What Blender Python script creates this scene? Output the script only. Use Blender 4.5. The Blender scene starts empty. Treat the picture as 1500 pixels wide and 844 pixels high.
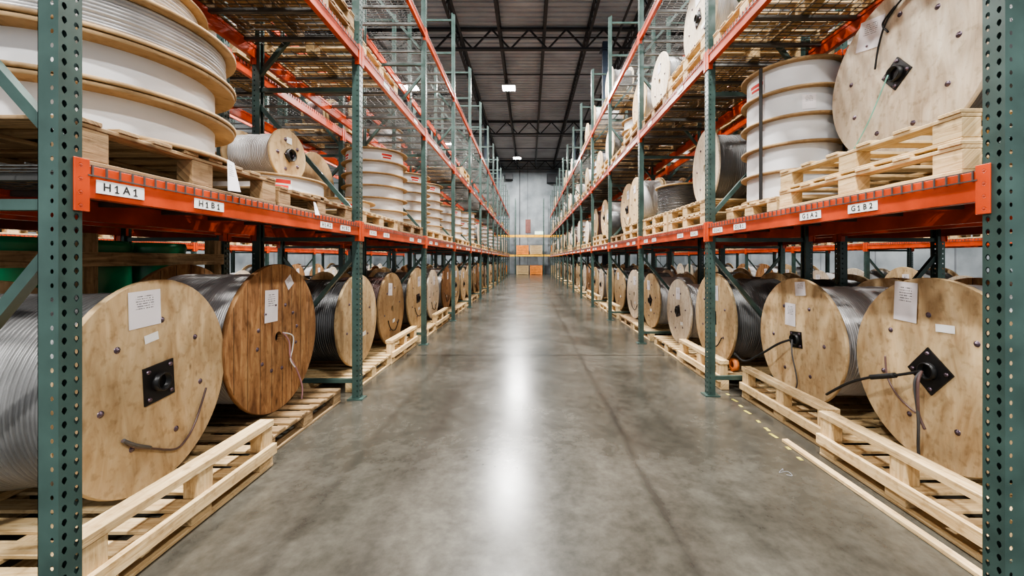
import bpy, bmesh, math, random
from mathutils import Vector, Matrix
random.seed(7)
S = bpy.context.scene
D = bpy.data
PI = math.pi
S.view_settings.look = 'AgX - Medium High Contrast'

# ---------------------------------------------------------------- materials
def newmat(name):
    m = D.materials.new(name); m.use_nodes = True
    nt = m.node_tree
    b = nt.nodes['Principled BSDF']
    return m, nt, b
def nd(nt, t, **kw):
    n = nt.nodes.new(t)
    for k, v in kw.items():
        if k.startswith('i_'):
            n.inputs[k[2:].replace('_', ' ')].default_value = v
        else: setattr(n, k, v)
    return n
def ramp(nt, stops):
    r = nt.nodes.new('ShaderNodeValToRGB')
    e = r.color_ramp.elements
    while len(e) < len(stops): e.new(0.5)
    for i, (p, c) in enumerate(stops):
        e[i].position = p; e[i].color = (c[0], c[1], c[2], 1)
    return r
def mixc(nt, fac, a, b, mode='MIX'):
    m = nt.nodes.new('ShaderNodeMix'); m.data_type = 'RGBA'; m.blend_type = mode
    for s, v in ((0, fac), (6, a), (7, b)):
        if hasattr(v, 'is_output'): nt.links.new(v, m.inputs[s])
        elif isinstance(v, (int, float)): m.inputs[s].default_value = v
        else: m.inputs[s].default_value = (v[0], v[1], v[2], 1)
    return m.outputs[2]
def mth(nt, op, a, b=None, clamp=False):
    m = nt.nodes.new('ShaderNodeMath'); m.operation = op; m.use_clamp = clamp
    for s, v in ((0, a), (1, b)):
        if v is None: continue
        if hasattr(v, 'is_output'): nt.links.new(v, m.inputs[s])
        else: m.inputs[s].default_value = v
    return m.outputs[0]

def wood(name, c1, c2, c3, knot=0.05, kscale=4.0, stretch=14.0, rough=0.75, planks=0, rnd=0.25):
    m, nt, b = newmat(name)
    tc = nd(nt, 'ShaderNodeTexCoord')
    mp = nd(nt, 'ShaderNodeMapping'); nt.links.new(tc.outputs['UV'], mp.inputs[0])
    mp.inputs['Scale'].default_value = (1.2, stretch, 1)
    oi = nd(nt, 'ShaderNodeObjectInfo')
    cmb = nd(nt, 'ShaderNodeCombineXYZ')
    nt.links.new(mth(nt, 'MULTIPLY', oi.outputs['Random'], 37.0), cmb.inputs[0])
    nt.links.new(mth(nt, 'MULTIPLY', oi.outputs['Random'], 91.0), cmb.inputs[1])
    nt.links.new(cmb.outputs[0], mp.inputs['Location'])
    n1 = nd(nt, 'ShaderNodeTexNoise'); n1.inputs['Scale'].default_value = 2.6
    n1.inputs['Detail'].default_value = 7; n1.inputs['Distortion'].default_value = 0.9
    n1.inputs['Roughness'].default_value = 0.62
    nt.links.new(mp.outputs[0], n1.inputs[0])
    r = ramp(nt, [(0.32, c1), (0.5, c2), (0.68, c3)])
    nt.links.new(n1.outputs[0], r.inputs[0])
    n2 = nd(nt, 'ShaderNodeTexNoise'); n2.inputs['Scale'].default_value = 1.7
    n2.inputs['Detail'].default_value = 4
    nt.links.new(tc.outputs['UV'], n2.inputs[0])
    r2 = ramp(nt, [(0.3, (0.72, 0.70, 0.67)), (0.7, (1.12, 1.11, 1.10))])
    nt.links.new(n2.outputs[0], r2.inputs[0])
    col = mixc(nt, 0.8, r.outputs[0], r2.outputs[0], 'MULTIPLY')
    n4 = nd(nt, 'ShaderNodeTexNoise'); n4.inputs['Scale'].default_value = 22; n4.inputs['Detail'].default_value = 5
    nt.links.new(tc.outputs['UV'], n4.inputs[0])
    r4 = ramp(nt, [(0.34, (0.70, 0.66, 0.60)), (0.46, (1, 1, 1))]); nt.links.new(n4.outputs[0], r4.inputs[0])
    col = mixc(nt, 0.7, col, r4.outputs[0], 'MULTIPLY')
    v = nd(nt, 'ShaderNodeTexVoronoi'); v.inputs['Scale'].default_value = kscale
    mp2 = nd(nt, 'ShaderNodeMapping'); nt.links.new(tc.outputs['UV'], mp2.inputs[0])
    nt.links.new(cmb.outputs[0], mp2.inputs['Location'])
    mp2.inputs['Scale'].default_value = (0.6, 1.2, 1)
    nt.links.new(mp2.outputs[0], v.inputs[0])
    k = mth(nt, 'SUBTRACT', 1.0, mth(nt, 'DIVIDE', v.outputs[0], knot * 2), True)
    col = mixc(nt, mth(nt, 'MULTIPLY', k, 0.9, True), col, (c1[0]*0.3, c1[1]*0.25, c1[2]*0.2))
    if planks:
        sep = nd(nt, 'ShaderNodeSeparateXYZ'); nt.links.new(tc.outputs['UV'], sep.inputs[0])
        f = mth(nt, 'FRACT', mth(nt, 'MULTIPLY', sep.outputs[1], planks))
        g = mth(nt, 'LESS_THAN', f, 0.05)
        col = mixc(nt, mth(nt, 'MULTIPLY', g, 0.8), col, (0.02, 0.012, 0.006))
    tone = mth(nt, 'ADD', 1.0 - rnd * 0.6, mth(nt, 'MULTIPLY', oi.outputs['Random'], rnd))
    cc = nd(nt, 'ShaderNodeCombineColor')
    for i in range(3): nt.links.new(tone, cc.inputs[i])
    col = mixc(nt, 1.0, col, cc.outputs[0], 'MULTIPLY')
    nt.links.new(col, b.inputs['Base Color'])
    b.inputs['Roughness'].default_value = rough
    bp = nd(nt, 'ShaderNodeBump'); bp.inputs['Strength'].default_value = 0.25
    bp.inputs['Distance'].default_value = 0.01
    nt.links.new(n1.outputs[0], bp.inputs['Height'])
    nt.links.new(bp.outputs[0], b.inputs['Normal'])
    return m

def paint(name, col, rough=0.5, metal=0.0, var=0.25, scale=5.0, spec=0.5):
    m, nt, b = newmat(name)
    tc = nd(nt, 'ShaderNodeTexCoord')
    n = nd(nt, 'ShaderNodeTexNoise'); n.inputs['Scale'].default_value = scale
    n.inputs['Detail'].default_value = 5
    nt.links.new(tc.outputs['Object'], n.inputs[0])
    a = tuple(c * (1 - var) for c in col); d = tuple(min(1, c * (1 + var)) for c in col)
    r = ramp(nt, [(0.3, a), (0.7, d)])
    nt.links.new(n.outputs[0], r.inputs[0])
    nt.links.new(r.outputs[0], b.inputs['Base Color'])
    b.inputs['Metallic'].default_value = metal
    rr = mth(nt, 'ADD', rough - 0.08, mth(nt, 'MULTIPLY', n.outputs[0], 0.16))
    nt.links.new(rr, b.inputs['Roughness'])
    b.inputs['Specular IOR Level'].default_value = spec
    return m

M = {}
M['ply'] = wood('birch_plywood', (0.41, 0.275, 0.14), (0.57, 0.42, 0.24), (0.67, 0.52, 0.32), knot=0.055, kscale=7, stretch=4)
M['plypale'] = wood('pale_plywood', (0.58, 0.48, 0.36), (0.74, 0.64, 0.50), (0.82, 0.74, 0.62), knot=0.03, kscale=5, stretch=6)
M['brown'] = wood('aged_plank_wood', (0.17, 0.072, 0.026), (0.37, 0.19, 0.08), (0.54, 0.32, 0.145), knot=0.10, kscale=7, stretch=6, planks=7)
M['mdf'] = wood('hardboard_flange', (0.28, 0.175, 0.08), (0.38, 0.25, 0.125), (0.45, 0.31, 0.165), knot=0.01, stretch=2)
M['pine'] = wood('pine_lumber', (0.45, 0.295, 0.13), (0.64, 0.46, 0.245), (0.76, 0.59, 0.35), knot=0.05, kscale=5, stretch=16, rnd=.35)
M['oldpine'] = wood('weathered_lumber', (0.15, 0.095, 0.045), (0.31, 0.205, 0.105), (0.44, 0.31, 0.17), knot=0.05, kscale=5, stretch=16)
M['green'] = paint('green_rack_paint', (0.040, 0.072, 0.064), 0.32, 0.1, 0.3)
M['orange'] = paint('orange_rack_paint', (0.50, 0.060, 0.016), 0.32, 0.0, 0.3)
M['yellow'] = paint('yellow_rack_paint', (0.85, 0.42, 0.015), 0.4)
M['wire'] = paint('galvanised_wire', (0.13, 0.13, 0.125), 0.4, 0.6, 0.3)
M['black'] = paint('black_cable', (0.075, 0.075, 0.078), 0.33, 0.0, 0.5, 3)
M['dkcable'] = paint('dark_grey_cable', (0.17, 0.17, 0.17), 0.36, 0.1, 0.4, 3)
M['gycable'] = paint('grey_steel_cable', (0.56, 0.55, 0.55), 0.33, 0.1, 0.25, 3)
M['brcable'] = paint('brown_cable', (0.11, 0.065, 0.06), 0.4, 0.0, 0.5, 3)
M['blackmetal'] = paint('black_steel_plate', (0.012, 0.012, 0.013), 0.4, 0.3, 0.3)
M['bolt'] = paint('zinc_bolt', (0.16, 0.12, 0.15), 0.35, 0.8, 0.3)
M['white'] = paint('white_wrap', (0.70, 0.71, 0.73), 0.45, 0.0, 0.08, 2)
M['red'] = paint('red_print', (0.6, 0.03, 0.02), 0.6)
M['signbrown'] = paint('wall_sign_brown', (0.16, 0.06, 0.05), 0.6)
M['ink'] = paint('black_ink', (0.01, 0.01, 0.01), 0.7)
M['labelw'] = paint('white_label', (0.85, 0.85, 0.83), 0.5, 0.0, 0.03)
M['greenplastic'] = paint('green_plastic', (0.015, 0.26, 0.11), 0.3)
M['steeldark'] = paint('dark_roof_steel', (0.016, 0.018, 0.022), 0.6, 0.0, 0.3, 2)
M['lampbody'] = paint('lamp_housing', (0.3, 0.3, 0.3), 0.5)
M['bluecol'] = paint('dark_blue_column_paint', (0.02, 0.035, 0.06), 0.5)
M['twine'] = paint('mint_strap', (0.25, 0.62, 0.5), 0.5)
M['strap'] = paint('purple_strap', (0.45, 0.25, 0.28), 0.5)
M['tape'] = paint('yellow_tape', (0.42, 0.36, 0.07), 0.6, 0, 0.5, 30)
M['roll'] = paint('orange_tape_roll', (0.75, 0.25, 0.08), 0.5)
M['scrap'] = paint('clear_plastic_scrap', (0.3, 0.32, 0.36), 0.3)
M['crate'] = paint('orange_crate', (0.75, 0.24, 0.04), 0.6)

def paper():
    m, nt, b = newmat('printed_paper')
    tc = nd(nt, 'ShaderNodeTexCoord')
    sp = nd(nt, 'ShaderNodeSeparateXYZ'); nt.links.new(tc.outputs['UV'], sp.inputs[0])
    rowv = mth(nt, 'MULTIPLY', sp.outputs[1], 15.0)
    fr = mth(nt, 'FRACT', rowv); fl = mth(nt, 'FLOOR', rowv)
    cb = nd(nt, 'ShaderNodeCombineXYZ')
    nt.links.new(mth(nt, 'MULTIPLY', sp.outputs[0], 34.0), cb.inputs[0])
    nt.links.new(mth(nt, 'MULTIPLY', fl, 7.3), cb.inputs[1])
    n = nd(nt, 'ShaderNodeTexNoise'); n.inputs['Scale'].default_value = 1.0; n.inputs['Detail'].default_value = 0
    nt.links.new(cb.outputs[0], n.inputs[0])
    f = mth(nt, 'MULTIPLY', mth(nt, 'GREATER_THAN', n.outputs[0], 0.45), mth(nt, 'GREATER_THAN', fr, 0.6))
    mu = mth(nt, 'MULTIPLY', mth(nt, 'GREATER_THAN', sp.outputs[0], 0.22), mth(nt, 'LESS_THAN', sp.outputs[0], 0.78))
    mv = mth(nt, 'MULTIPLY', mth(nt, 'GREATER_THAN', sp.outputs[1], 0.47), mth(nt, 'LESS_THAN', sp.outputs[1], 0.87))
    f = mth(nt, 'MULTIPLY', f, mth(nt, 'MULTIPLY', mu, mv))
    col = mixc(nt, f, (0.80, 0.77, 0.80), (0.16, 0.16, 0.17))
    nt.links.new(col, b.inputs['Base Color']); b.inputs['Roughness'].default_value = 0.6
    return m
M['paper'] = paper()

def emis(name, col, s):
    m, nt, b = newmat(name)
    b.inputs['Base Color'].default_value = (0.9, 0.9, 0.9, 1)
    b.inputs['Emission Color'].default_value = (*col, 1); b.inputs['Emission Strength'].default_value = s
    return m
M['lamp'] = emis('lamp_lens', (1, 0.98, 0.93), 60)
M['exit'] = emis('exit_sign_green', (0.1, 0.9, 0.2), 0.6)

def floor_mat():
    m, nt, b = newmat('polished_concrete')
    tc = nd(nt, 'ShaderNodeTexCoord')
    n1 = nd(nt, 'ShaderNodeTexNoise'); n1.inputs['Scale'].default_value = 0.9; n1.inputs['Detail'].default_value = 10
    n1.inputs['Roughness'].default_value = 0.66; n1.inputs['Distortion'].default_value = 0.3
    nt.links.new(tc.outputs['Object'], n1.inputs[0])
    r = ramp(nt, [(0.3, (0.026, 0.024, 0.019)), (0.5, (0.053, 0.049, 0.040)), (0.72, (0.096, 0.090, 0.075))])
    nt.links.new(n1.outputs[0], r.inputs[0])
    n2 = nd(nt, 'ShaderNodeTexNoise'); n2.inputs['Scale'].default_value = 14; n2.inputs['Detail'].default_value = 10
    n2.inputs['Roughness'].default_value = 0.65
    nt.links.new(tc.outputs['Object'], n2.inputs[0])
    r2 = ramp(nt, [(0.35, (0.80, 0.80, 0.80)), (0.65, (1.16, 1.16, 1.16))]); nt.links.new(n2.outputs[0], r2.inputs[0])
    col = mixc(nt, 1.0, r.outputs[0], r2.outputs[0], 'MULTIPLY')
    sp = nd(nt, 'ShaderNodeSeparateXYZ'); nt.links.new(tc.outputs['Object'], sp.inputs[0])
    for y0 in (5.75, 13.4, 21.0, 28.7):
        f = mth(nt, 'LESS_THAN', mth(nt, 'ABSOLUTE', mth(nt, 'SUBTRACT', sp.outputs[1], y0 - 14)), 0.016 if y0 < 6 else .025)
        col = mixc(nt, mth(nt, 'MULTIPLY', f, 0.9), col, (0.006, 0.005, 0.004))
    n3 = nd(nt, 'ShaderNodeTexNoise'); n3.inputs['Scale'].default_value = 2.5; n3.inputs['Detail'].default_value = 6
    nt.links.new(tc.outputs['Object'], n3.inputs[0])
    for x0, w, s in ((0.74, 0.05, 0.7), (-0.75, 0.15, 0.4), (1.15, 0.1, 0.25), (-1.2, 0.06, 0.3), (0.2, 0.2, 0.2)):
        xx = mth(nt, 'ADD', sp.outputs[0], mth(nt, 'MULTIPLY', mth(nt, 'SUBTRACT', n1.outputs[0], 0.5), 0.15))
        f = mth(nt, 'SUBTRACT', 1.0, mth(nt, 'DIVIDE', mth(nt, 'ABSOLUTE', mth(nt, 'SUBTRACT', xx, x0)), w), True)
        f = mth(nt, 'MULTIPLY', mth(nt, 'MULTIPLY', f, n3.outputs[0]), s * 1.8, True)
        col = mixc(nt, f, col, (0.014, 0.013, 0.011))
    nt.links.new(col, b.inputs['Base Color'])
    rr = mth(nt, 'ADD', 0.09, mth(nt, 'MULTIPLY', n1.outputs[0], 0.20))
    rr = mth(nt, 'ADD', rr, mth(nt, 'MULTIPLY', n2.outputs[0], 0.06))
    nt.links.new(rr, b.inputs['Roughness'])
    b.inputs['Specular IOR Level'].default_value = 0.5
    bp = nd(nt, 'ShaderNodeBump'); bp.inputs['Strength'].default_value = 0.04; bp.inputs['Distance'].default_value = 0.01
    nt.links.new(n2.outputs[0], bp.inputs['Height']); nt.links.new(bp.outputs[0], b.inputs['Normal'])
    return m
M['floor'] = floor_mat()

def wall_mat():
    m, nt, b = newmat('tilt_up_concrete')
    tc = nd(nt, 'ShaderNodeTexCoord')
    n = nd(nt, 'ShaderNodeTexNoise'); n.inputs['Scale'].default_value = 0.7; n.inputs['Detail'].default_value = 8
    nt.links.new(tc.outputs['Object'], n.inputs[0])
    r = ramp(nt, [(0.35, (0.13, 0.15, 0.165)), (0.65, (0.27, 0.30, 0.32))]); nt.links.new(n.outputs[0], r.inputs[0])
    sp = nd(nt, 'ShaderNodeSeparateXYZ'); nt.links.new(tc.outputs['Object'], sp.inputs[0])
    f = mth(nt, 'LESS_THAN', mth(nt, 'FRACT', mth(nt, 'ADD', mth(nt, 'DIVIDE', mth(nt, 'ADD', sp.outputs[0], sp.outputs[1]), 3.2), 0.1)), 0.02)
    col = mixc(nt, mth(nt, 'MULTIPLY', f, 0.6), r.outputs[0], (0.05, 0.05, 0.06))
    nt.links.new(col, b.inputs['Base Color']); b.inputs['Roughness'].default_value = 0.85
    return m
M['wall'] = wall_mat()
M['deckroof'] = paint('corrugated_roof_deck', (0.30, 0.33, 0.37), 0.5, 0.2, 0.25, 0.6)

# ---------------------------------------------------------------- mesh builder
class MB:
    def __init__(s):
        s.v = []; s.f = []; s.m = []; s.uv = []; s.sm = []; s.mats = []
    def mi(s, k):
        if k not in s.mats: s.mats.append(k)
        return s.mats.index(k)
    def face(s, pts, mat, uvs=None, smooth=False):
        i = len(s.v); s.v += [tuple(p) for p in pts]
        s.f.append(list(range(i, i + len(pts)))); s.m.append(s.mi(mat)); s.sm.append(smooth)
        s.uv.append(uvs or [(0, 0), (1, 0), (1, 1), (0, 1)][:len(pts)] if len(pts) == 4 else (uvs or [(p[0], p[1]) for p in pts]))
    def box(s, c, d, mat, R=None, fit=False):
        hx, hy, hz = d[0] / 2, d[1] / 2, d[2] / 2
        c = Vector(c)
        P = [Vector((x, y, z)) for x in (-hx, hx) for y in (-hy, hy) for z in (-hz, hz)]
        ax = max(range(3), key=lambda i: d[i]); o = [i for i in range(3) if i != ax]
        ou, ov = random.random() * 20, random.random() * 20
        Q = [(R @ p if R else p) + c for p in P]
        i0 = len(s.v); s.v += [tuple(q) for q in Q]
        for fc in ((0, 1, 3, 2), (4, 6, 7, 5), (0, 4, 5, 1), (2, 3, 7, 6), (0, 2, 6, 4), (1, 5, 7, 3)):
            s.f.append([i0 + k for k in fc]); s.m.append(s.mi(mat)); s.sm.append(False)
            s.uv.append([(P[k][ax] + ou, P[k][o[0]] + P[k][o[1]] + ov) for k in fc])
    def beam(s, p0, p1, w, h, mat):
        p0, p1 = Vector(p0), Vector(p1); d = p1 - p0; L = d.length
        R = d.to_track_quat('Y', 'Z').to_matrix()
        s.box((p0 + p1) / 2, (w, L, h), mat, R)
    def lathe(s, prof, mat, axis='x', c=(0, 0, 0), n=48, smooth=True, planar=False, uvo=None):
        i0 = len(s.v); np_ = len(prof); c = Vector(c)
        uvo = uvo or (random.random() * 9, random.random() * 9)
        def P(a, r, t):
            if axis == 'x': return (c.x + a, c.y + r * math.cos(t), c.z + r * math.sin(t))
            if axis == 'y': return (c.x + r * math.sin(t), c.y + a, c.z + r * math.cos(t))
            return (c.x + r * math.cos(t), c.y + r * math.sin(t), c.z + a)
        for j in range(n):
            for a, r in prof: s.v.append(P(a, r, 2 * PI * j / n))
        mi = s.mi(mat)
        for j in range(n):
            j2 = (j + 1) % n
            for k in range(np_ - 1):
                s.f.append([i0 + j * np_ + k, i0 + j2 * np_ + k, i0 + j2 * np_ + k + 1, i0 + j * np_ + k + 1])
                s.m.append(mi); s.sm.append(smooth)
                idx = ((j, k), (j + 1, k), (j + 1, k + 1), (j, k + 1)); u = []
                for jj, kk in idx:
                    a, r = prof[kk]; t = 2 * PI * jj / n
                    if planar: u.append((r * math.sin(t) + uvo[0], r * math.cos(t) + a + uvo[1]))
                    else: u.append((t * 0.5 + uvo[0], a + r + uvo[1]))
                s.uv.append(u)
    def disc(s, c, r, mat, axis='x', n=16, sgn=1):
        pts = []
        for j in range(n):
            t = sgn * 2 * PI * j / n
            if axis == 'x': pts.append((c[0], c[1] + r * math.cos(t), c[2] + r * math.sin(t)))
            else: pts.append((c[0] + r * math.cos(t), c[1] + r * math.sin(t), c[2]))
        s.face(pts, mat)
    def tube(s, pts, r, mat, n=10, sub=8):
        P = [Vector(p) for p in pts]; Q = []
        for i in range(len(P) - 1):
            a = P[max(i - 1, 0)]; b = P[i]; c = P[i + 1]; d = P[min(i + 2, len(P) - 1)]
            for k in range(sub):
                t = k / sub
                Q.append(0.5 * ((2 * b) + (c - a) * t + (2 * a - 5 * b + 4 * c - d) * t * t + (3 * b - a - 3 * c + d) * t ** 3))
        Q.append(P[-1]); i0 = len(s.v); A = None
        for i, q in enumerate(Q):
            T = (Q[min(i + 1, len(Q) - 1)] - Q[max(i - 1, 0)]).normalized()
            if A is None:
                up = Vector((0, 0, 1)) if abs(T.z) < 0.9 else Vector((1, 0, 0))
                A = T.cross(up).normalized()
            else:
                A = (A - T * A.dot(T)).normalized()
            B = T.cross(A)
            for j in range(n):
                t = 2 * PI * j / n; s.v.append(tuple(q + A * r * math.cos(t) + B * r * math.sin(t)))
        mi = s.mi(mat)
        for i in range(len(Q) - 1):
            for j in range(n):
                j2 = (j + 1) % n
                s.f.append([i0 + i * n + j, i0 + i * n + j2, i0 + (i + 1) * n + j2, i0 + (i + 1) * n + j])
                s.m.append(mi); s.sm.append(True); s.uv.append([(0, 0)] * 4)
        for base, rev in ((i0, 1), (i0 + (len(Q) - 1) * n, 0)):
            L = [base + j for j in range(n)]
            s.f.append(L[::-1] if rev else L); s.m.append(mi); s.sm.append(False); s.uv.append([(0, 0)] * n)
    def mesh(s, name, bevel=0):
        me = D.meshes.new(name); me.from_pydata(s.v, [], s.f)
        for k in s.mats: me.materials.append(M[k])
        me.polygons.foreach_set('material_index', s.m)
        me.polygons.foreach_set('use_smooth', s.sm)
        uvl = me.uv_layers.new(name='UVMap')
        flat = []
        for u in s.uv:
            for a in u: flat += [a[0], a[1]]
        uvl.data.foreach_set('uv', flat)
        if bevel:
            bm = bmesh.new(); bm.from_mesh(me)
            bmesh.ops.bevel(bm, geom=bm.edges[:], offset=bevel, segments=1, affect='EDGES')
            bm.to_mesh(me); bm.free()
        me.update(); return me

def put(name, me, loc=(0, 0, 0), rz=0.0, parent=None, rot=None):
    o = D.objects.new(name, me); S.collection.objects.link(o)
    o.location = loc; o.rotation_euler = rot if rot else (0, 0, rz)
    if parent: o.parent = parent
    return o
def empty(name):
    e = D.objects.new(name, None); S.collection.objects.link(e); return e

# ---------------------------------------------------------------- dimensions
EYE = 1.40
XL, XR = -1.69, 1.83        # aisle faces of the rack columns
BAY = 2.51; DEP = 1.07; NB = 13
YL, YR = 1.452, 1.552       # first frame centre
LEV = (1.76, 3.52, 5.16)
UPH = 7.0
YW = 38.0; CEIL = 10.7

# ---------------------------------------------------------------- rack parts
def column(mb, x0, sgn):
    W = 0.076; p = 0.0508; n = int(UPH / p)
    def ring(cx, cz, w, h, tear):
        pts = []
        for k in range(8):
            t = PI / 4 * k; a, b = math.cos(t), math.sin(t)
            ww = w * (0.55 if (tear and b < -0.1) else 1)
            pts.append((cx + a * ww, cz + b * h))
        return pts
    def outer(c0, c1, z0, z1):
        cm, zm = (c0 + c1) / 2, (z0 + z1) / 2
        return [(c1, zm), (c1, z1), (cm, z1), (c0, z1), (c0, zm), (c0, z0), (cm, z0), (c1, z0)]
    def cells(mapf, c0, c1, w, h, tear):
        for i in range(n):
            z0 = i * p + 0.01; z1 = z0 + p
            R = ring((c0 + c1) / 2, (z0 + z1) / 2, w, h, tear); O = outer(c0, c1, z0, z1)
            for k in range(8):
                k2 = (k + 1) % 8
                mb.face([mapf(*O[k]), mapf(*O[k2]), mapf(*R[k2]), mapf(*R[k])], 'green')
    f = lambda a, z: (x0, a, z)
    cells(f, -W / 2, -0.001, 0.0085, 0.014, True); cells(f, -0.001, W / 2, 0.0085, 0.014, True)
    for sy in (-1, 1):
        g = lambda a, z, sy=sy: (x0 - sgn * a, sy * W / 2, z)
        cells(g, 0.0, 0.045, 0.006, 0.009, False)
        mb.box((x0 - sgn * 0.0595, sy * (W / 2 - 0.001), UPH / 2), (0.029, 0.002, UPH), 'green')
        mb.box((x0 - sgn * 0.073, sy * (W / 2 - 0.01), UPH / 2), (0.002, 0.02, UPH), 'green')
    mb.box((x0 - sgn * 0.04, 0, 0.006), (0.15, 0.12, 0.012), 'green')
def frame_mesh():
    mb = MB(); column(mb, 0.0, 1); column(mb, -DEP, -1)
    a, b = -0.05, -DEP + 0.05
    for z in (0.18, 1.60, 3.1, 4.6, 6.1, 6.85): mb.beam((a, 0, z), (b, 0, z), 0.035, 0.04, 'green')
    for (z0, z1) in ((1.45, 0.28), (1.85, 2.95), (4.45, 3.25), (4.8, 5.95)):
        mb.beam((a, 0, z0), (b, 0, z1), 0.035, 0.04, 'green')
    return mb.mesh('rack_upright_frame')
FR = frame_mesh()
def beam_mesh(kcol='orange'):
    mb = MB(); L = BAY - 0.076
    mb.box((-0.022, 0, -0.062), (0.044, L, 0.124), kcol)
    mb.box((-0.035, 0, -0.012), (0.03, L, 0.03), kcol)
    for s in (-1, 1):
        mb.box((0.004, s * (L / 2 + 0.006), -0.078), (0.007, 0.052, 0.2), kcol)
        mb.box((-0.02, s * (L / 2 - 0.003), -0.078), (0.05, 0.005, 0.2), kcol)
        for k in range(4):
            z = -0.005 - k * 0.0508
            mb.lathe([(0.0075, 0.009), (0.0085, 0.008), (0.0085, 0.0)], 'ink', 'x', (0, s * (L / 2 + 0.012), z), 8)
    return mb.mesh('rack_step_beam', 0.0015)
BM = beam_mesh()
def deck_mesh():
    mb = MB(); L = BAY - 0.1; r = 0.0055
    n = 46
    for i in range(n + 1):
        y = -L / 2 + 0.02 + (L - 0.04) * i / n
        mb.box((-DEP / 2, y, 0.003), (DEP - 0.01, r, r), 'wire')
        mb.box((0.003, y, -0.018), (r, r, 0.045), 'wire')
        mb.box((-DEP - 0.003, y, -0.018), (r, r, 0.045), 'wire')
    for i in range(11):
        x = -0.03 - (DEP - 0.06) * i / 10
        mb.box((x, 0, 0.008), (r, L, r), 'wire')
    mb.box((0.006, 0, -0.037), (r, L, r), 'wire')
    for i in range(6):
        y = -L / 2 + 0.15 + (L - 0.3) * i / 5
        mb.box((-DEP / 2, y, -0.016), (DEP - 0.1, 0.035, 0.03), 'wire')
    return mb.mesh('wire_deck')
DK = deck_mesh()

def rack_row(xf, d, y0, nb, levels=LEV, skipdeck=(), name='pallet_rack'):
    e = empty(name); rz = 0 if d > 0 else PI
    for k in range(nb + 1): put('upright_frame', FR, (xf, y0 + BAY * k, 0), rz, e)
    for k in range(nb):
        yc = y0 + BAY * (k + 0.5)
        for li, z in enumerate(levels):
            put('step_beam_front', BM, (xf, yc, z), rz, e)
            put('step_beam_rear', BM, (xf - d * DEP, yc, z), rz + PI, e)
            if (k, li) not in skipdeck: put('wire_deck', DK, (xf, yc, z), rz, e)
    return e

rack_row(XL, 1, YL, NB)
rack_row(XR, -1, YR, NB)
XL2 = XL - DEP * 2 - 0.28; XR2 = XR + DEP * 2 + 0.28
rack_row(XL2, -1, YL, NB)
rack_row(XR2, 1, YR, NB)
XL3 = XL2 - 3.5; XR3 = XR2 + 3.5
rack_row(XL3, 1, YL, 9)
rack_row(XR3, -1, YR, 9)

# ---------------------------------------------------------------- pallets
def pallet_mesh(Lx, Ly, H=0.14, wd='pine', rail=False, n=8):
    mb = MB(); t = 0.018
    for x in (-Lx / 2 + 0.05, 0, Lx / 2 - 0.05):
        mb.box((x, 0, t / 2), (0.09, Ly, t), wd)
        for y in (-Ly / 2 + 0.065, 0, Ly / 2 - 0.065):
            mb.box((x, y, H / 2 - t / 2), (0.085, 0.13, H - 3 * t - 0.001), wd)
        mb.box((x, 0, H - 1.5 * t), (0.09, Ly, t), wd)
    for i in range(n):
        y = -Ly / 2 + 0.05 + (Ly - 0.1) * i / (n - 1)
        mb.box((0, y, H - t / 2), (Lx, 0.092 + random.uniform(-.008, .008), t), wd)
    if rail:
        for y in (-Ly / 2 + 0.06, 0.02, Ly / 2 - 0.06):
            mb.box((Lx / 2 - 0.045, y, H + 0.065), (0.08, 0.10, 0.13), wd)
        mb.box((Lx / 2 - 0.047, 0, H + 0.152), (0.094, Ly, 0.042), wd)
        mb.box((Lx / 2 + 0.006, 0, H - 0.02), (0.03, Ly, 0.07), wd)
        mb.box((-Lx / 2 + 0.045, 0, H + 0.02), (0.088, Ly, 0.04), wd)
    return mb.mesh('pallet_mesh', 0.0025)
PAL = [pallet_mesh(1.08, 1.12, 0.14, w) for w in ('pine', 'pine', 'oldpine')]
PALT = pallet_mesh(1.12, 1.2, 0.18, 'oldpine')
PALR = pallet_mesh(1.1, 1.16, 0.14, 'pine', True)
PALS = pallet_mesh(0.8, 0.8, 0.13, 'pine', False, 6)

# ---------------------------------------------------------------- reels
def ridges(x0, x1, r, pitch, jit=0.004, seed=0):
    rr = random.Random(seed); n = max(4, int((x1 - x0) / pitch)); p = (x1 - x0) / n; out = []
    for i in range(n):
        c = x0 + (i + 0.5) * p; j = rr.uniform(-jit, jit)
        h = p * 0.45
        out += [(c - p / 2, r + j - h * 1.1), (c - p * 0.3, r + j + h * 0.3), (c, r + j + h * 0.6), (c + p * 0.3, r + j + h * 0.3)]
    out.append((x1, r - 0.004)); return out
def flange(mb, a0, a1, R, rh, mat, axis='x', c=(0, 0, 0), n=64):
    uvo = (random.random() * 9, random.random() * 9); e = 0.003
    mb.lathe([(a0, rh), (a0, R - e)], mat, axis, c, n, False, True, uvo)
    mb.lathe([(a0, R - e), (a0 + e, R), (a1 - e, R), (a1, R - e)], mat, axis, c, n, True, False, uvo)
    mb.lathe([(a1, R - e), (a1, rh)], mat, axis, c, n, False, True, uvo)
    mb.lathe([(a1, rh), (a0, rh)], mat, axis, c, n, True, False, uvo)
def rotx(a): return Matrix.Rotation(a, 3, 'X')
def patch(mb, x, u, v, su, sv, rot, mat, curl=0.004):
    c, s_ = math.cos(rot), math.sin(rot); pts = []
    for a, b in ((-.5, -.5), (.5, -.5), (.5, .5), (-.5, .5)):
        pts.append((x, u + a * su * c - b * sv * s_, v + a * su * s_ + b * sv * c))
    mb.face(pts, mat, [(0, 0), (1, 0), (1, 1), (0, 1)])
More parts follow.
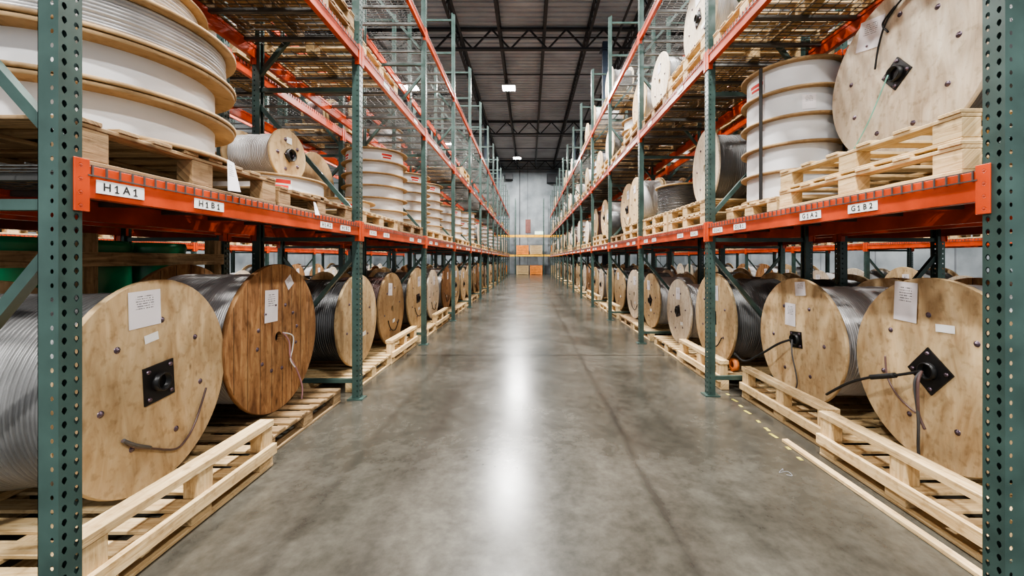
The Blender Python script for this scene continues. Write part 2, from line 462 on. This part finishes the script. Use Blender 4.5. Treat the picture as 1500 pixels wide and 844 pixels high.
def reel(R=0.58, w=0.78, cr=0.47, ft=0.03, fm='ply', cm='dkcable', pitch=0.02, plate='square', prot=0.0, ps=0.1,
         labels=(), tails=(), nb=6, seed=1, bolts_r=0.6, n=64, facelabelmat='paper'):
    mb = MB(); h = w / 2
    flange(mb, h - ft, h, R, 0.045, fm, n=n); flange(mb, -h, -h + ft, R, 0.045, fm, n=n)
    mb.lathe(ridges(-h + ft, h - ft, cr, pitch, pitch * 0.2, seed), cm, n=48)
    mb.lathe([(-h + 0.002, 0.05), (h - 0.002, 0.05)], 'blackmetal', n=16)
    mb.disc((h - 0.06, 0, 0), 0.05, 'ink'); 
    for k in range(nb):
        t = 2 * PI * k / nb + 0.4 + seed
        y, z = bolts_r * R * math.cos(t), bolts_r * R * math.sin(t)
        for sg in (1, -1):
            mb.lathe([(sg * h, 0.017), (sg * (h + 0.003), 0.016), (sg * (h + 0.003), 0.009), (sg * (h + 0.009), 0.008), (sg * (h + 0.010), 0.0)], 'bolt', c=(0, y, z), n=10)
    if plate:
        for sg in (1, -1):
            hp = h + 0.004
            mb.box((sg * hp, 0, 0), (0.008, ps * 2, ps * 2), 'blackmetal', rotx(prot + (PI / 4 if plate == 'diamond' else 0)))
            mb.lathe([(sg * (h + 0.008), 0.052), (sg * (h + 0.035), 0.05), (sg * (h + 0.035), 0.042), (sg * (h - 0.05), 0.04)], 'blackmetal', n=20)
            for k in range(4):
                t = PI / 4 + PI / 2 * k + prot + (PI / 4 if plate == 'diamond' else 0)
                mb.lathe([(sg * (h + 0.008), 0.012), (sg * (h + 0.016), 0.011), (sg * (h + 0.016), 0)], 'bolt', c=(0, ps * 1.05 * math.cos(t), ps * 1.05 * math.sin(t)), n=6)
    for (u, v, su, sv, rot) in labels: patch(mb, h + 0.004, u, v, su, sv, rot, facelabelmat if su > .12 or su == sv else 'labelw')
    for pts, r, mat in tails: mb.tube([(h + p[0], p[1], p[2]) for p in pts], r, mat)
    return mb.mesh('reel_mesh')

def curved(mb, rd, t0, w, z0, z1, mat, uv=False, N=5):
    for q in range(N):
        ta = t0 + (q / N - .5) * w / rd; tb = t0 + ((q + 1) / N - .5) * w / rd
        mb.face([(rd * math.cos(ta), rd * math.sin(ta), z0), (rd * math.cos(tb), rd * math.sin(tb), z0),
                 (rd * math.cos(tb), rd * math.sin(tb), z1), (rd * math.cos(ta), rd * math.sin(ta), z1)], mat,
                [(q / N, 0), ((q + 1) / N, 0), ((q + 1) / N, 1), (q / N, 1)])
def stack(R=0.42, nl=5, lh=0.2, drum=0.86, fm='mdf', ft=0.016, dm='white', top=True, strap=False, label=True, double=False, n=56, coils=()):
    mb = MB(); z = 0
    for k in range(nl):
        flange(mb, z, z + ft, R, 0.03, fm, 'z', n=n)
        if k in coils:
            mb.lathe(ridges(z + ft, z + lh, R * 0.90, 0.018, 0.006, k), 'gycable', 'z', n=n)
        else:
            mb.lathe([(z + ft, R * drum), (z + lh, R * drum)], dm, 'z', n=n)
        z += lh
        if double and k < nl - 1: flange(mb, z, z + ft, R * .985, 0.03, fm, 'z', n=n); z += ft + 0.003
    flange(mb, z, z + ft, R, 0.03, fm, 'z', n=n)
    mb.lathe([(z + ft + 0.001, 0.0), (z + ft + 0.001, 0.03)], 'ink', 'z', n=12)
    if strap:
        for t0 in (-0.5, 2.64, 1.07, 4.2):
            y, x = math.sin(t0) * (R + 0.004), math.cos(t0) * (R + 0.004)
            mb.box((x, y, (z + ft) / 2), (0.006, 0.03, z + ft), 'ink', Matrix.Rotation(t0, 3, 'Z'))
    if label:
        rd = R * drum + 0.003
        for t0 in (-.75, -2.4):
            zz = z - lh * .48
            curved(mb, rd, t0, .17, zz - .045, zz + .045, 'labelw'); curved(mb, rd + .001, t0, .15, zz + .005, zz + .035, 'red'); curved(mb, rd + .001, t0, .12, zz - .03, zz - .008, 'red')
        if nl > 1: curved(mb, rd, .4, .1, z - lh * 1.5 - .06, z - lh * 1.5 + .06, 'paper', N=4)
    return mb.mesh('stack_mesh'), z + ft

def put_reel(me, R, y, face, w, d, base, jit=0.0, name='cable_reel'):
    return put(name, me, (face - d * w / 2, y, base + R), (0 if d > 0 else PI) + jit)

# -------- hero reels
tl = ((0.012, -.23, -.22), (0.012, -.17, -.28), (0.012, -.07, -.335), (0.012, .1, -.42), (0.012, .19, -.40), (0.012, .27, -.32), (0.014, .355, -.15))
h1 = reel(0.56, 0.85, 0.48, 0.03, 'ply', 'dkcable', 0.021, 'square', 0.06, 0.1,
          labels=((-.09, .41, .20, .19, 0.03), (-.05, .25, .09, .045, 0.15)),
          tails=((tl, 0.006, 'brcable'), (((0.012, -.23, -.22), (0.016, -.17, -.27), (0.012, -.07, -.33)), 0.009, 'black')), nb=7, seed=2)
put_reel(h1, .56, 2.11, -2.03, .85, 1, .17, 0.12)
put('wooden_pallet', PALR, (-1.735 - 0.55, 2.10, 0))
h2 = reel(0.61, 0.8, 0.52, 0.035, 'brown', 'gycable', 0.016, None, 0, 0.1,
          labels=((-.1, .27, .17, .26, -0.03), (.15, .45, .1, .1, 0.6)), nb=12, seed=5, bolts_r=0.45,
          tails=((((0.02, .03, .03), (0.03, .1, -.06), (0.03, .12, -.2), (0.04, .2, -.33), (0.05, .27, -.5), (0.05, .26, -.62)), 0.006, 'strap'),
                 (((0.02, .03, .03), (0.04, .14, -.02), (0.03, .15, -.14), (0.03, .12, -.22), (0.04, .17, -.3)), 0.005, 'labelw'),))
put_reel(h2, .61, 3.29, -2.1, .8, 1, .14, 0.03)
put('wooden_pallet', PAL[2], (-1.84 - 0.54, 3.30, 0))

# right heroes (their local +y points towards the camera)
hr1 = reel(0.56, 0.8, 0.48, 0.03, 'ply', 'gycable', 0.018, 'diamond', 0.08, 0.1,
           labels=((-.16, .40, .16, .25, -0.04), (.09, .27, .11, .045, 0.05)),
           tails=((((0.05, 0, 0), (0.09, 0, -.07), (0.07, .0, -.28), (0.06, -.01, -.48), (0.05, .0, -.58)), 0.008, 'black'),
                  (((0.05, 0, 0), (0.09, .02, -.06), (0.08, .01, -.2), (0.06, -.005, -.27), (.05, .02, -.34)), 0.008, 'brcable'),
                  (((0.05, 0, 0), (0.10, -.12, -.06), (0.12, -.28, -.12), (0.14, -.46, -.22), (0.16, -.64, -.36)), 0.009, 'ink'),
                  (((0.10, -.12, -.06), (0.12, -.28, -.12)), 0.017, 'ink'),
                  (((0.012, -.30, .02), (0.012, -.28, -.12), (0.012, -.2, -.22), (0.012, -.08, -.28)), 0.006, 'brcable')), nb=7, seed=3)
put_reel(hr1, .56, 2.34, 2.4, .8, -1, .17, -0.04)
put('wooden_pallet', PALR, (2.08 + .55, 2.25, 0), PI)
hr2 = reel(0.54, 0.8, 0.46, 0.03, 'ply', 'gycable', 0.016, 'square', 0.1, 0.07,
           labels=((-.08, .21, .14, .2, 0.0), (.05, .45, .13, .12, 0.1)), nb=6, seed=8,
           tails=((((0.05, 0, 0), (0.1, -.1, -.06), (0.14, -.3, -.2), (0.18, -.5, -.32), (0.2, -.66, -.28)), 0.010, 'ink'),
                  (((0.04, 0, 0), (0.06, .03, -.12), (0.05, .08, -.36), (0.06, .0, -.5)), 0.006, 'black')))
put_reel(hr2, .54, 3.46, 2.35, .8, -1, .155, 0.0)
put('wooden_pallet', PALR, (2.16 + .55, 3.43, 0), PI)

# -------- reel library
LIB = []
specs = [
 (0.55, 0.75, 0.47, 'ply', 'dkcable', 0.02, 'square'), (0.54, 0.78, 0.47, 'ply', 'black', 0.022, None),
 (0.55, 0.74, 0.48, 'brown', 'gycable', 0.018, None), (0.5, 0.72, 0.43, 'ply', 'gycable', 0.02, 'diamond'),
 (0.53, 0.75, 0.46, 'mdf', 'brcable', 0.022, None), (0.48, 0.7, 0.40, 'plypale', 'gycable', 0.02, 'square'),
 (0.52, 0.74, 0.45, 'plypale', 'dkcable', 0.02, None)]
for i, (R, w, cr, fm, cm, pt, pl) in enumerate(specs):
    rr = random.Random(i)
    lb = [(rr.uniform(-.15, .1), R * 0.55, .16, .18, rr.uniform(-.1, .1)), (rr.uniform(-.05, .2), R * -0.35, .1, .05, 0.1)]
    t_ = [(((0.012, -.2, -.15), (0.012, -.1, -.28), (0.012, .1, -.33), (0.012, .25, -.2)), 0.006, 'ink')] if i % 2 == 0 else []
    LIB.append((reel(R, w, cr, 0.03, fm, cm, pt, pl, rr.uniform(0, .3), 0.08, labels=lb, tails=t_, nb=6, seed=i, n=48), R, w))
SM = []
for i, (R, w, cr, fm, cm) in enumerate([(0.36, 0.45, 0.3, 'ply', 'black'), (0.4, 0.5, 0.33, 'plypale', 'dkcable'), (0.3, 0.4, 0.25, 'ply', 'brcable'), (0.42, 0.42, 0.36, 'ply', 'gycable')]):
    SM.append((reel(R, w, cr, 0.022, fm, cm, 0.018, None, 0, 0.06, labels=[(0, R * .5, .13, .14, 0.05)], nb=5, seed=i + 20, n=40), R, w))
ST = []
for a in (dict(R=.46, nl=6, lh=.17), dict(R=.42, nl=4, lh=.21), dict(R=.46, nl=6, lh=.16), dict(R=.44, nl=4, lh=.19, coils=(3,)), dict(R=.40, nl=3, lh=.22), dict(R=.45, nl=1, lh=.14)):
    ST.append((*stack(**a, n=40), a['R']))

# -------- floor level
rnd = random.Random(11)
def floor_bay(row_x, d, yb, ks, off, lib=None):
    for j, o in enumerate((.70, 1.85)):
        me, R, w = LIB[ks[j]]
        y = yb + .038 + o
        face = row_x - d * off
        H = .14
        put_reel(me, R, y, face, w, d, H, rnd.uniform(-.05, .05))
        pm = PAL[rnd.randrange(3)] if rnd.random() < .7 else PALR
        put('wooden_pallet', pm, (face + d * (.2) - d * .55, y, 0), 0 if d > 0 else PI)
seqL = [(1, 4), (0, 6), (2, 0), (3, 1), (4, 2), (0, 5), (1, 3), (2, 0), (6, 4), (3, 1), (0, 2), (5, 3)]
seqR = [(0, 5), (3, 6), (1, 0), (5, 3), (2, 6), (0, 1), (4, 5), (3, 0), (6, 1), (2, 3), (0, 5), (1, 6)]
for k in range(1, NB):
    floor_bay(XL, 1, YL + BAY * k, seqL[k - 1], .34)
    floor_bay(XR, -1, YR + BAY * k, seqR[k - 1], .42)
for k in range(0, NB):
    ks = (rnd.randrange(7), rnd.randrange(7))
    if k > 0: floor_bay(XL2, -1, YL + BAY * k, ks, .3)
    floor_bay(XR2, 1, YR + BAY * k, ks[::-1], .3)
for k in range(0, 8):
    ks = (rnd.randrange(7), rnd.randrange(7))
    floor_bay(XL3, 1, YL + BAY * k, ks, .3); floor_bay(XR3, -1, YR + BAY * k, ks, .3)

def crate_green():
    mb = MB()
    for x in (-.5, .5):
        for y in (-1.1, 0, 1.1): mb.box((x, y, .79), (.09, .09, 1.58), 'oldpine')
        for z in (.2, .75, 1.40): mb.box((x * 1.11, 0, z), (.022, 2.3, .1), 'oldpine')
    for y in (-1.1, 1.1):
        for z in (.2, .8, 1.40): mb.box((0, y * 1.05, z), (1.1, .022, .1), 'oldpine')
    mb.box((0, 0, .07), (1.1, 2.3, .04), 'oldpine')
    for y in (-.76, -.27, .27, .76):
        prof = [(0.09, 0), (0.09, .24), (.12, .25), (.5, .25), (.52, .262), (.54, .25), (1.0, .25), (1.02, .262), (1.04, .25), (1.45, .25), (1.50, .262), (1.54, .25), (1.54, 0)]
        mb.lathe(prof, 'greenplastic', 'z', (.2, y, 0), 32)
    return mb.mesh('crate_green')
put('crated_green_drums', crate_green(), (XL2 + .56, YL + 1.25, 0))

# -------- shelf 1 heroes left
z1 = LEV[0] + 0.012
m, hgt = stack(R=.58, nl=3, lh=.20, drum=.82, ft=.02, coils=(2,), label=False, double=True, n=72)
put('wooden_pallet', PALT, (-2.29, 2.10, z1))
put('cable_reel_stack', m, (-2.29, 2.11, z1 + .18))
put('cable_reel_stack', stack(R=.5, nl=1, lh=.18, coils=(0,), label=False, n=64)[0], (-2.33, 2.07, z1 + .18 + hgt))
m, hgt = stack(R=.42, nl=1, lh=.12, drum=.93, label=True)
put('wooden_pallet', PAL[2], (-2.27, 3.30, z1))
put('cable_reel_stack', m, (-2.15, 3.28, z1 + .14), -0.1)
sm = reel(.21, .42, .17, .02, 'ply', 'gycable', .014, 'diamond', 0, .04, nb=5, seed=4, labels=((0, .12, .06, .05, 0),))
put_reel(sm, .21, 3.27, -1.98, .42, 1, z1 + .14 + hgt, -0.1)
mb = MB()
for y, z, a in ((2.24, 1.87, .085), (3.12, 1.80, .05)):
    mb.face([(-1.68, y - a / 2, z - a), (-1.67, y + a / 2, z - a * .95), (-1.70, y + a * .35, z + a), (-1.70, y - a * .25, z + a * 1.1)], 'paper')
put('hanging_tag', mb.mesh('tags'))

# -------- shelf 1 heroes right
PALb = pallet_mesh(1.1, 1.25, .145, 'pine', False, 6)
put('wooden_pallet', PALb, (1.87 + .55, 2.33, z1), PI)
put('wooden_pallet', PALb, (1.89 + .55, 2.35, z1 + .145), PI)
hr3 = reel(.55, .75, .46, .03, 'plypale', 'black', .02, 'square', .7, .075, nb=9, seed=6, bolts_r=.68,
           labels=((-.2, .37, .2, .2, -0.25),),
           tails=((((0.012, -.15, .1), (0.012, -.12, .25), (0.012, -.06, .38), (0.012, .06, .46), (0.012, .22, .46)), .006, 'ink'),
                  (((0.012, -.05, .3), (0.012, -.09, .38), (0.012, 0, .44)), .006, 'ink'),
                  (((0.04, -0.02, 0), (0.03, -.18, -.25), (0.03, -.33, -.44)), .004, 'twine')))
put_reel(hr3, .55, 2.57, 2.4, .75, -1, z1 + .29, 0.0)
m, hgt = stack(R=.41, nl=5, lh=.225, drum=.88, ft=.02, fm='mdf', strap=True, label=True, n=64)
put('wooden_pallet', PALS, (2.36, 3.53, z1))
so = put('cable_reel_stack', m, (2.38, 3.56, z1 + .13), PI + .9)
hr4 = reel(.46, .6, .38, .025, 'plypale', 'dkcable', .02, None, 0, .07, nb=6, seed=9, labels=())
put('wooden_pallet', PAL[0], (2.42, 4.78, z1)); put('wooden_pallet', PAL[0], (2.42, 4.78, z1 + .14))
put_reel(hr4, .46, 4.78, 2.14, .6, -1, z1 + .28, -.1)
put('wooden_pallet', PAL[0], (2.42, 5.97, z1)); put('wooden_pallet', PAL[1], (2.42, 5.97, z1 + .14))
mb = MB(); flange(mb, 0, .02, .42, .03, 'ply', 'z'); mb.lathe(ridges(.02, .42, .38, .02), 'black', 'z'); flange(mb, .42, .44, .42, .03, 'ply', 'z')
put('cable_reel', mb.mesh('coil'), (2.35, 5.97, z1 + .28))

# -------- generic shelf filling
def shelf_item(xf, d, y, z, kind, idx, setback=.14, npal=1):
    for q in range(npal):
        put('wooden_pallet', PAL[rnd.randrange(3)], (xf - d * (.57), y, z + q * .14), 0 if d > 0 else PI)
    zb = z + .14 * npal; j = rnd.uniform(-.06, .06)
    if kind == 'stack':
        me, h, R = ST[idx % len(ST)]; put('cable_reel_stack', me, (xf - d * (R + setback), y, zb), j + (0 if d > 0 else PI))
    elif kind == 'reel':
        me, R, w = LIB[idx % len(LIB)]; put_reel(me, R, y, xf - d * (setback + .1), w, d, zb, j)
    elif kind == 'small':
        me, R, w = SM[idx % len(SM)]; put_reel(me, R, y - .02, xf - d * setback, w, d, zb, j)
        if w < .44: put_reel(me, R, y, xf - d * (setback + w + .03), w, d, zb, 0)
def rowfill(xf, d, y0, bays, lvl, pat, npal=(1,)):
    for i, k in enumerate(bays):
        for j, o in enumerate((.62, 1.84)):
            kd = pat[(2 * i + j) % len(pat)]
            if kd is None: continue
            shelf_item(xf, d, y0 + BAY * k + .038 + o, LEV[lvl] + .012, kd[0], kd[1], .1 + rnd.random() * .08, npal[(2 * i + j) % len(npal)])
s, r_, m_ = 'stack', 'reel', 'small'
rowfill(XL, 1, YL, range(1, NB), 0, [(s, 5), (s, 0), (s, 2), (s, 0), (s, 3), (s, 1), (s, 4), (s, 0), (m_, 1), (s, 2)])
rowfill(XR, -1, YR, range(2, NB), 0, [(m_, 3), (r_, 0), (m_, 0), (r_, 3), (r_, 4), (m_, 1), (s, 3), (r_, 6), (m_, 2), (r_, 5)], (2, 1, 1))
rowfill(XL, 1, YL, range(0, NB), 1, [('pal', 0), ('pal', 0), ('pal', 0), None, None, None, None, ('pal', 0), None, None, None, None], (2, 2, 1))
rowfill(XR, -1, YR, range(0, NB), 1, [('pal', 0), ('pal', 0), (r_, 5), (m_, 1), (m_, 3), (s, 4), (m_, 1), (m_, 0), (s, 4), (m_, 3)], (2, 1))
rowfill(XR, -1, YR, range(3, NB), 2, [(m_, 1), None, (m_, 3), (m_, 0), None, None, None], (1,))
rowfill(XL2, -1, YL, range(0, NB), 0, [(r_, 2), (m_, 0), (s, 1), (r_, 4), (m_, 2), (s, 0)])
rowfill(XR2, 1, YR, range(0, NB), 0, [(m_, 0), (r_, 4), (s, 1), (r_, 2), (m_, 2), (s, 0)])
rowfill(XL2, -1, YL, range(0, NB), 1, [(m_, 2), None, (s, 1), None])
rowfill(XR2, 1, YR, range(0, NB), 1, [(m_, 2), None, (s, 1), (s, 3)])
rowfill(XL3, 1, YL, range(0, 9), 0, [(s, 1), (m_, 0), (r_, 4)])
rowfill(XR3, -1, YR, range(0, 9), 0, [(s, 1), (m_, 0), (r_, 4)])

# ---------------------------------------------------------------- beam labels
def label(x, d, y, z, w, h, txt=None):
    mb = MB(); mb.box((0, 0, 0), (.003, w, h), 'labelw')
    o = put('shelf_label', mb.mesh('label'), (x + d * .0035, y, z), 0)
    if txt:
        chars = txt.split(); n = len(chars)
        for i, ch in enumerate(chars):
            if ch == '1':
                g = MB(); hh = h * .6
                g.box((0, 0, 0), (.0008, .005, hh), 'ink')
                g.box((0, 0, -hh / 2 + .0015), (.0008, .016, .004), 'ink')
                g.box((0, -.005 * d, hh / 2 - .006), (.0008, .012, .004), 'ink', rotx(.7 * d))
                t = put('numeral', g.mesh('numeral'), parent=o)
            else:
                c = D.curves.new('label_text', 'FONT'); c.body = ch; c.size = h * .85; c.align_x = 'CENTER'; c.align_y = 'CENTER'
                c.extrude = .0003; c.offset = .0006; c.materials.append(M['ink']); c.resolution_u = 3
                t = D.objects.new('label_text', c); S.collection.objects.link(t); t.parent = o
                t.rotation_euler = (PI / 2, 0, PI / 2 * d)
            t.location = (d * .0022, d * w * .8 * ((i + .5) / n - .5), 0)
zl = LEV[0] - .075
label(XL, 1, 1.63, zl + .0, .19, .052, 'H 1 A 1'); label(XL, 1, 2.08, zl, .19, .05, 'H 1 B 1')
label(XL, 1, 3.28, zl, .19, .05, 'H 1 A 2'); label(XL, 1, 3.62, zl, .19, .05, 'H 1 B 2')
label(XR, -1, 2.16, zl, .19, .05, 'G 1 B 2'); label(XR, -1, 2.56, zl, .19, .05, 'G 1 A 2')
label(XR, -1, 3.42, zl, .19, .05, 'G 1 B 1'); label(XR, -1, 3.82, zl, .19, .05, 'G 1 A 1')
for k in range(1, NB):
    for o, c in ((.3, 'A'), (.7, 'B'), (1.7, 'C'), (2.1, 'D')):
        label(XL, 1, YL + BAY * k + o, zl, .18, .05, f'H {k+1} {c} 1' if k < 3 else None)
        label(XR, -1, YR + BAY * k + o, zl, .18, .05, f'G {k+1} {c} 1' if k < 3 else None)
for k in range(1, NB, 1):
    for o in (.7, 1.9):
        label(XL, 1, YL + BAY * k + o, LEV[1] - .07, .18, .05); label(XR, -1, YR + BAY * k + o, LEV[1] - .07, .18, .05)

# ---------------------------------------------------------------- floor bits
mb = MB(); rr = random.Random(4)
for i in range(9):
    y = 2.78 + i * .16 + rr.uniform(-.03, .03); mb.box((1.90 + .02 * i, y, .0008), (.025, rr.uniform(.04, .09), .0016), 'tape', Matrix.Rotation(rr.uniform(-.2, .2), 3, 'Z'))
put('floor_marking_tape', mb.mesh('tape'))
mb = MB(); mb.box((0, 0, .012), (.045, 1.35, .022), 'pine'); put('loose_wood_batten', mb.mesh('batten', .002), (1.975, 2.35, 0), .02)
mb = MB(); mb.lathe([(-.025, .04), (-.025, .07), (.025, .07), (.025, .04), (-.025, .04)], 'roll', 'x'); put('tape_roll', mb.mesh('roll'), (2.30, 4.42, .22))
mb = MB(); rr = random.Random(5)
pts = [(rr.uniform(-.035, .035), rr.uniform(-.05, .05), .003 + .002 * (i % 2)) for i in range(7)]
mb.tube(pts, .001, 'scrap', 5); put('plastic_scrap', mb.mesh('scrap'), (1.67, 2.58, .0))

# ---------------------------------------------------------------- shell
def shell(name, c, d, mat):
    mb = MB(); mb.box((0, 0, 0), d, mat); return put(name, mb.mesh(name), c)
XW = 15.0
shell('floor', (0, 14, -.1), (2 * XW, 48.6, .2), 'floor')
shell('wall_far', (0, YW + .15, CEIL / 2), (2 * XW, .3, CEIL), 'wall')
shell('wall_left', (-XW - .15, 14, CEIL / 2), (.3, 48.6, CEIL), 'wall')
shell('wall_right', (XW + .15, 14, CEIL / 2), (.3, 48.6, CEIL), 'wall')
mb = MB(); y = -10.0
while y < YW + .3:
    z = CEIL
    for (a, za, b_, zb) in ((0, 0, .17, 0), (.17, 0, .2, .07), (.2, .07, .27, .07), (.27, .07, .3, 0)):
        mb.face([(-XW, y + a, z + za), (-XW, y + b_, z + zb), (XW, y + b_, z + zb), (XW, y + a, z + za)], 'deckroof')
    y += .3
put('ceiling', mb.mesh('roof_deck'))
mb = MB(); L = 48; dz = .55; y0 = -10
mb.box((0, y0 + L / 2, -.03), (.1, L, .05), 'steeldark'); mb.box((0, y0 + L / 2, -dz), (.1, L, .05), 'steeldark')
for i in range(int(L / .8)):
    ya = y0 + i * .8
    mb.beam((0, ya, -.03), (0, ya + .4, -dz), .03, .03, 'steeldark'); mb.beam((0, ya + .4, -dz), (0, ya + .8, -.03), .03, .03, 'steeldark')
J = mb.mesh('joist')
te = empty('roof_truss_system')
for i in range(-6, 7): put('joist', J, (.6 + i * 1.75, 0, CEIL - .01), 0, te)
mb = MB(); L = 2 * XW; dz = .85
for z in (-.05, -dz): mb.box((0, 0, z), (L, .16, .08), 'steeldark')
n = int(L / 1.5)
for i in range(n):
    xa = -XW + i * 1.5
    mb.beam((xa, 0, -.05), (xa + .75, 0, -dz), .06, .06, 'steeldark'); mb.beam((xa + .75, 0, -dz), (xa + 1.5, 0, -.05), .06, .06, 'steeldark')
G = mb.mesh('girder')
for y in (4.5, 15.8, 26.5, 36.9): put('girder', G, (0, y, CEIL - .02), 0, te)
mb = MB()
for y in [v * 3.1 for v in range(-2, 13)]: mb.box((0, y, CEIL - .57), (2 * XW, .045, .045), 'steeldark')
for x in (-2.6, 3.4): mb.lathe([(-10, .045), (37.9, .045)], 'steeldark', 'y', (x, 0, CEIL - .72), 10)
put('bridging_and_sprinkler_pipe', mb.mesh('pipes'), parent=te)
def bcol(x, y):
    mb = MB(); mb.box((0, 0, CEIL / 2 - .3), (.2, .2, CEIL - .6), 'bluecol'); mb.box((0, 0, .012), (.36, .36, .024), 'bluecol')
    mb.box((0, 0, CEIL - .95), (.4, .4, .02), 'bluecol')
    put('building_column', mb.mesh('column'), (x, y, 0))
flR = XR + DEP + .14; flL = XL - DEP - .14
for y in (15.8, 26.5): bcol(flR, y)
bcol(flL, 26.5); bcol(flL, 37.2)

# ---------------------------------------------------------------- far end cross rack
e = empty('cross_aisle_rack')
for x in (-3.9, -1.26, 1.35, 3.95): put('upright_frame', FR, (x, 36.0, 0), -PI / 2, e)
def longbeam(c, z, col):
    mb = MB(); mb.box((0, 0, 0), (2.53, .05, .16), col); put('beam', mb.mesh('b'), (c[0], c[1], z), 0, e)
for c in (-2.58, .045, 2.65):
    for yy in (36.0, 37.0):
        longbeam((c, yy), 3.55, 'yellow'); longbeam((c, yy), 1.75, 'yellow')
    put('wire_deck', DK, (c, 36.0, 1.83), -PI / 2, e); put('wire_deck', DK, (c, 36.0, 3.63), -PI / 2, e)
def crate(mat):
    mb = MB()
    for z in (.1, .26, .42, .58, .74):
        for y in (-.45, .45): mb.box((0, y, z), (1.1, .03, .13), mat)
        for x in (-.55, .55): mb.box((x, 0, z), (.03, .9, .13), mat)
    for x in (-.5, .5):
        for y in (-.47, .47): mb.box((x, y, .42), (.1, .03, .84), mat)
    mb.box((0, 0, .05), (1.1, .9, .05), mat); mb.box((0, 0, .82), (1.14, .96, .03), mat)
    return mb.mesh('crate')
CR = crate('pine'); CR2 = crate('crate')
for i, x in enumerate((-.6, .65, 2.6, -2.6)):
    put('wooden_crate', CR2 if i % 2 else CR, (x, 36.5, 0)); put('wooden_crate', CR if i % 2 else CR2, (x, 36.5, 1.85))
shell('wall_sign', (-.1, YW - .02, 4.6), (.5, .04, 1.3), 'signbrown')
put('exit_sign', (lambda b: (b.box((0, 0, 0), (.9, .06, .3), 'exit'), b.mesh('exit'))[1])(MB()), (1.0, YW - .03, 3.95))
shell('wall_unit_heater', (2.2, YW - .4, 9.1), (1.0, .8, .8), 'steeldark')
shell('wall_unit_heater', (-1.9, YW - .4, 9.3), (.7, .8, .6), 'steeldark')
shell('wall_conduit', (-.9, YW - .03, 5.2), (.07, .06, 10), 'steeldark')

# ---------------------------------------------------------------- lights
mb = MB()
mb.box((0, 0, .06), (.66, .66, .07), 'lampbody'); mb.box((0, 0, .018), (.6, .6, .012), 'lamp')
mb.beam((-.2, 0, .1), (0, 0, .5), .012, .012, 'blackmetal'); mb.beam((.2, 0, .1), (0, 0, .5), .012, .012, 'blackmetal')
HB = mb.mesh('high_bay')
def lamp(x, y, pw, z=9.85):
    put('high_bay_and_fill_light', HB, (x, y, z))
    l = D.lights.new('high_bay_and_fill_lamp', 'AREA'); l.shape = 'SQUARE'; l.size = .6; l.energy = pw; l.color = (1, .98, .94)
    o = D.objects.new('high_bay_and_fill_lamp', l); S.collection.objects.link(o); o.location = (x, y, z - .01)
for x, y, p in ((0, -6, 1600), (0, .5, 1300), (0, 6, 1400), (-.5, 11, 1300), (-1, 19.5, 1500), (-1, 33, 1800)):  # extra out-of-view lamps over the near aisle and behind camera, added as shelf fill
    lamp(x, y, p)
for x in (-5.8, 6.0):
    for y in (-3, 10, 19.5, 29): lamp(x, y, 1100)
for x in (-12, 12): lamp(x, 15, 900)

w = D.worlds.new('W'); S.world = w; w.use_nodes = True
w.node_tree.nodes['Background'].inputs[0].default_value = (.95, .97, 1, 1)
w.node_tree.nodes['Background'].inputs[1].default_value = 1.15

# ---------------------------------------------------------------- camera
cam = D.cameras.new('camera'); co = D.objects.new('camera', cam); S.collection.objects.link(co)
co.location = (0, 0, EYE); co.rotation_euler = (PI / 2, 0, 0)
cam.sensor_width = 36; cam.lens = 577 / 1500 * 36
cam.shift_x = -25 / 1500; cam.shift_y = -42 / 1500; cam.clip_end = 200; cam.clip_start = .05
S.camera = co
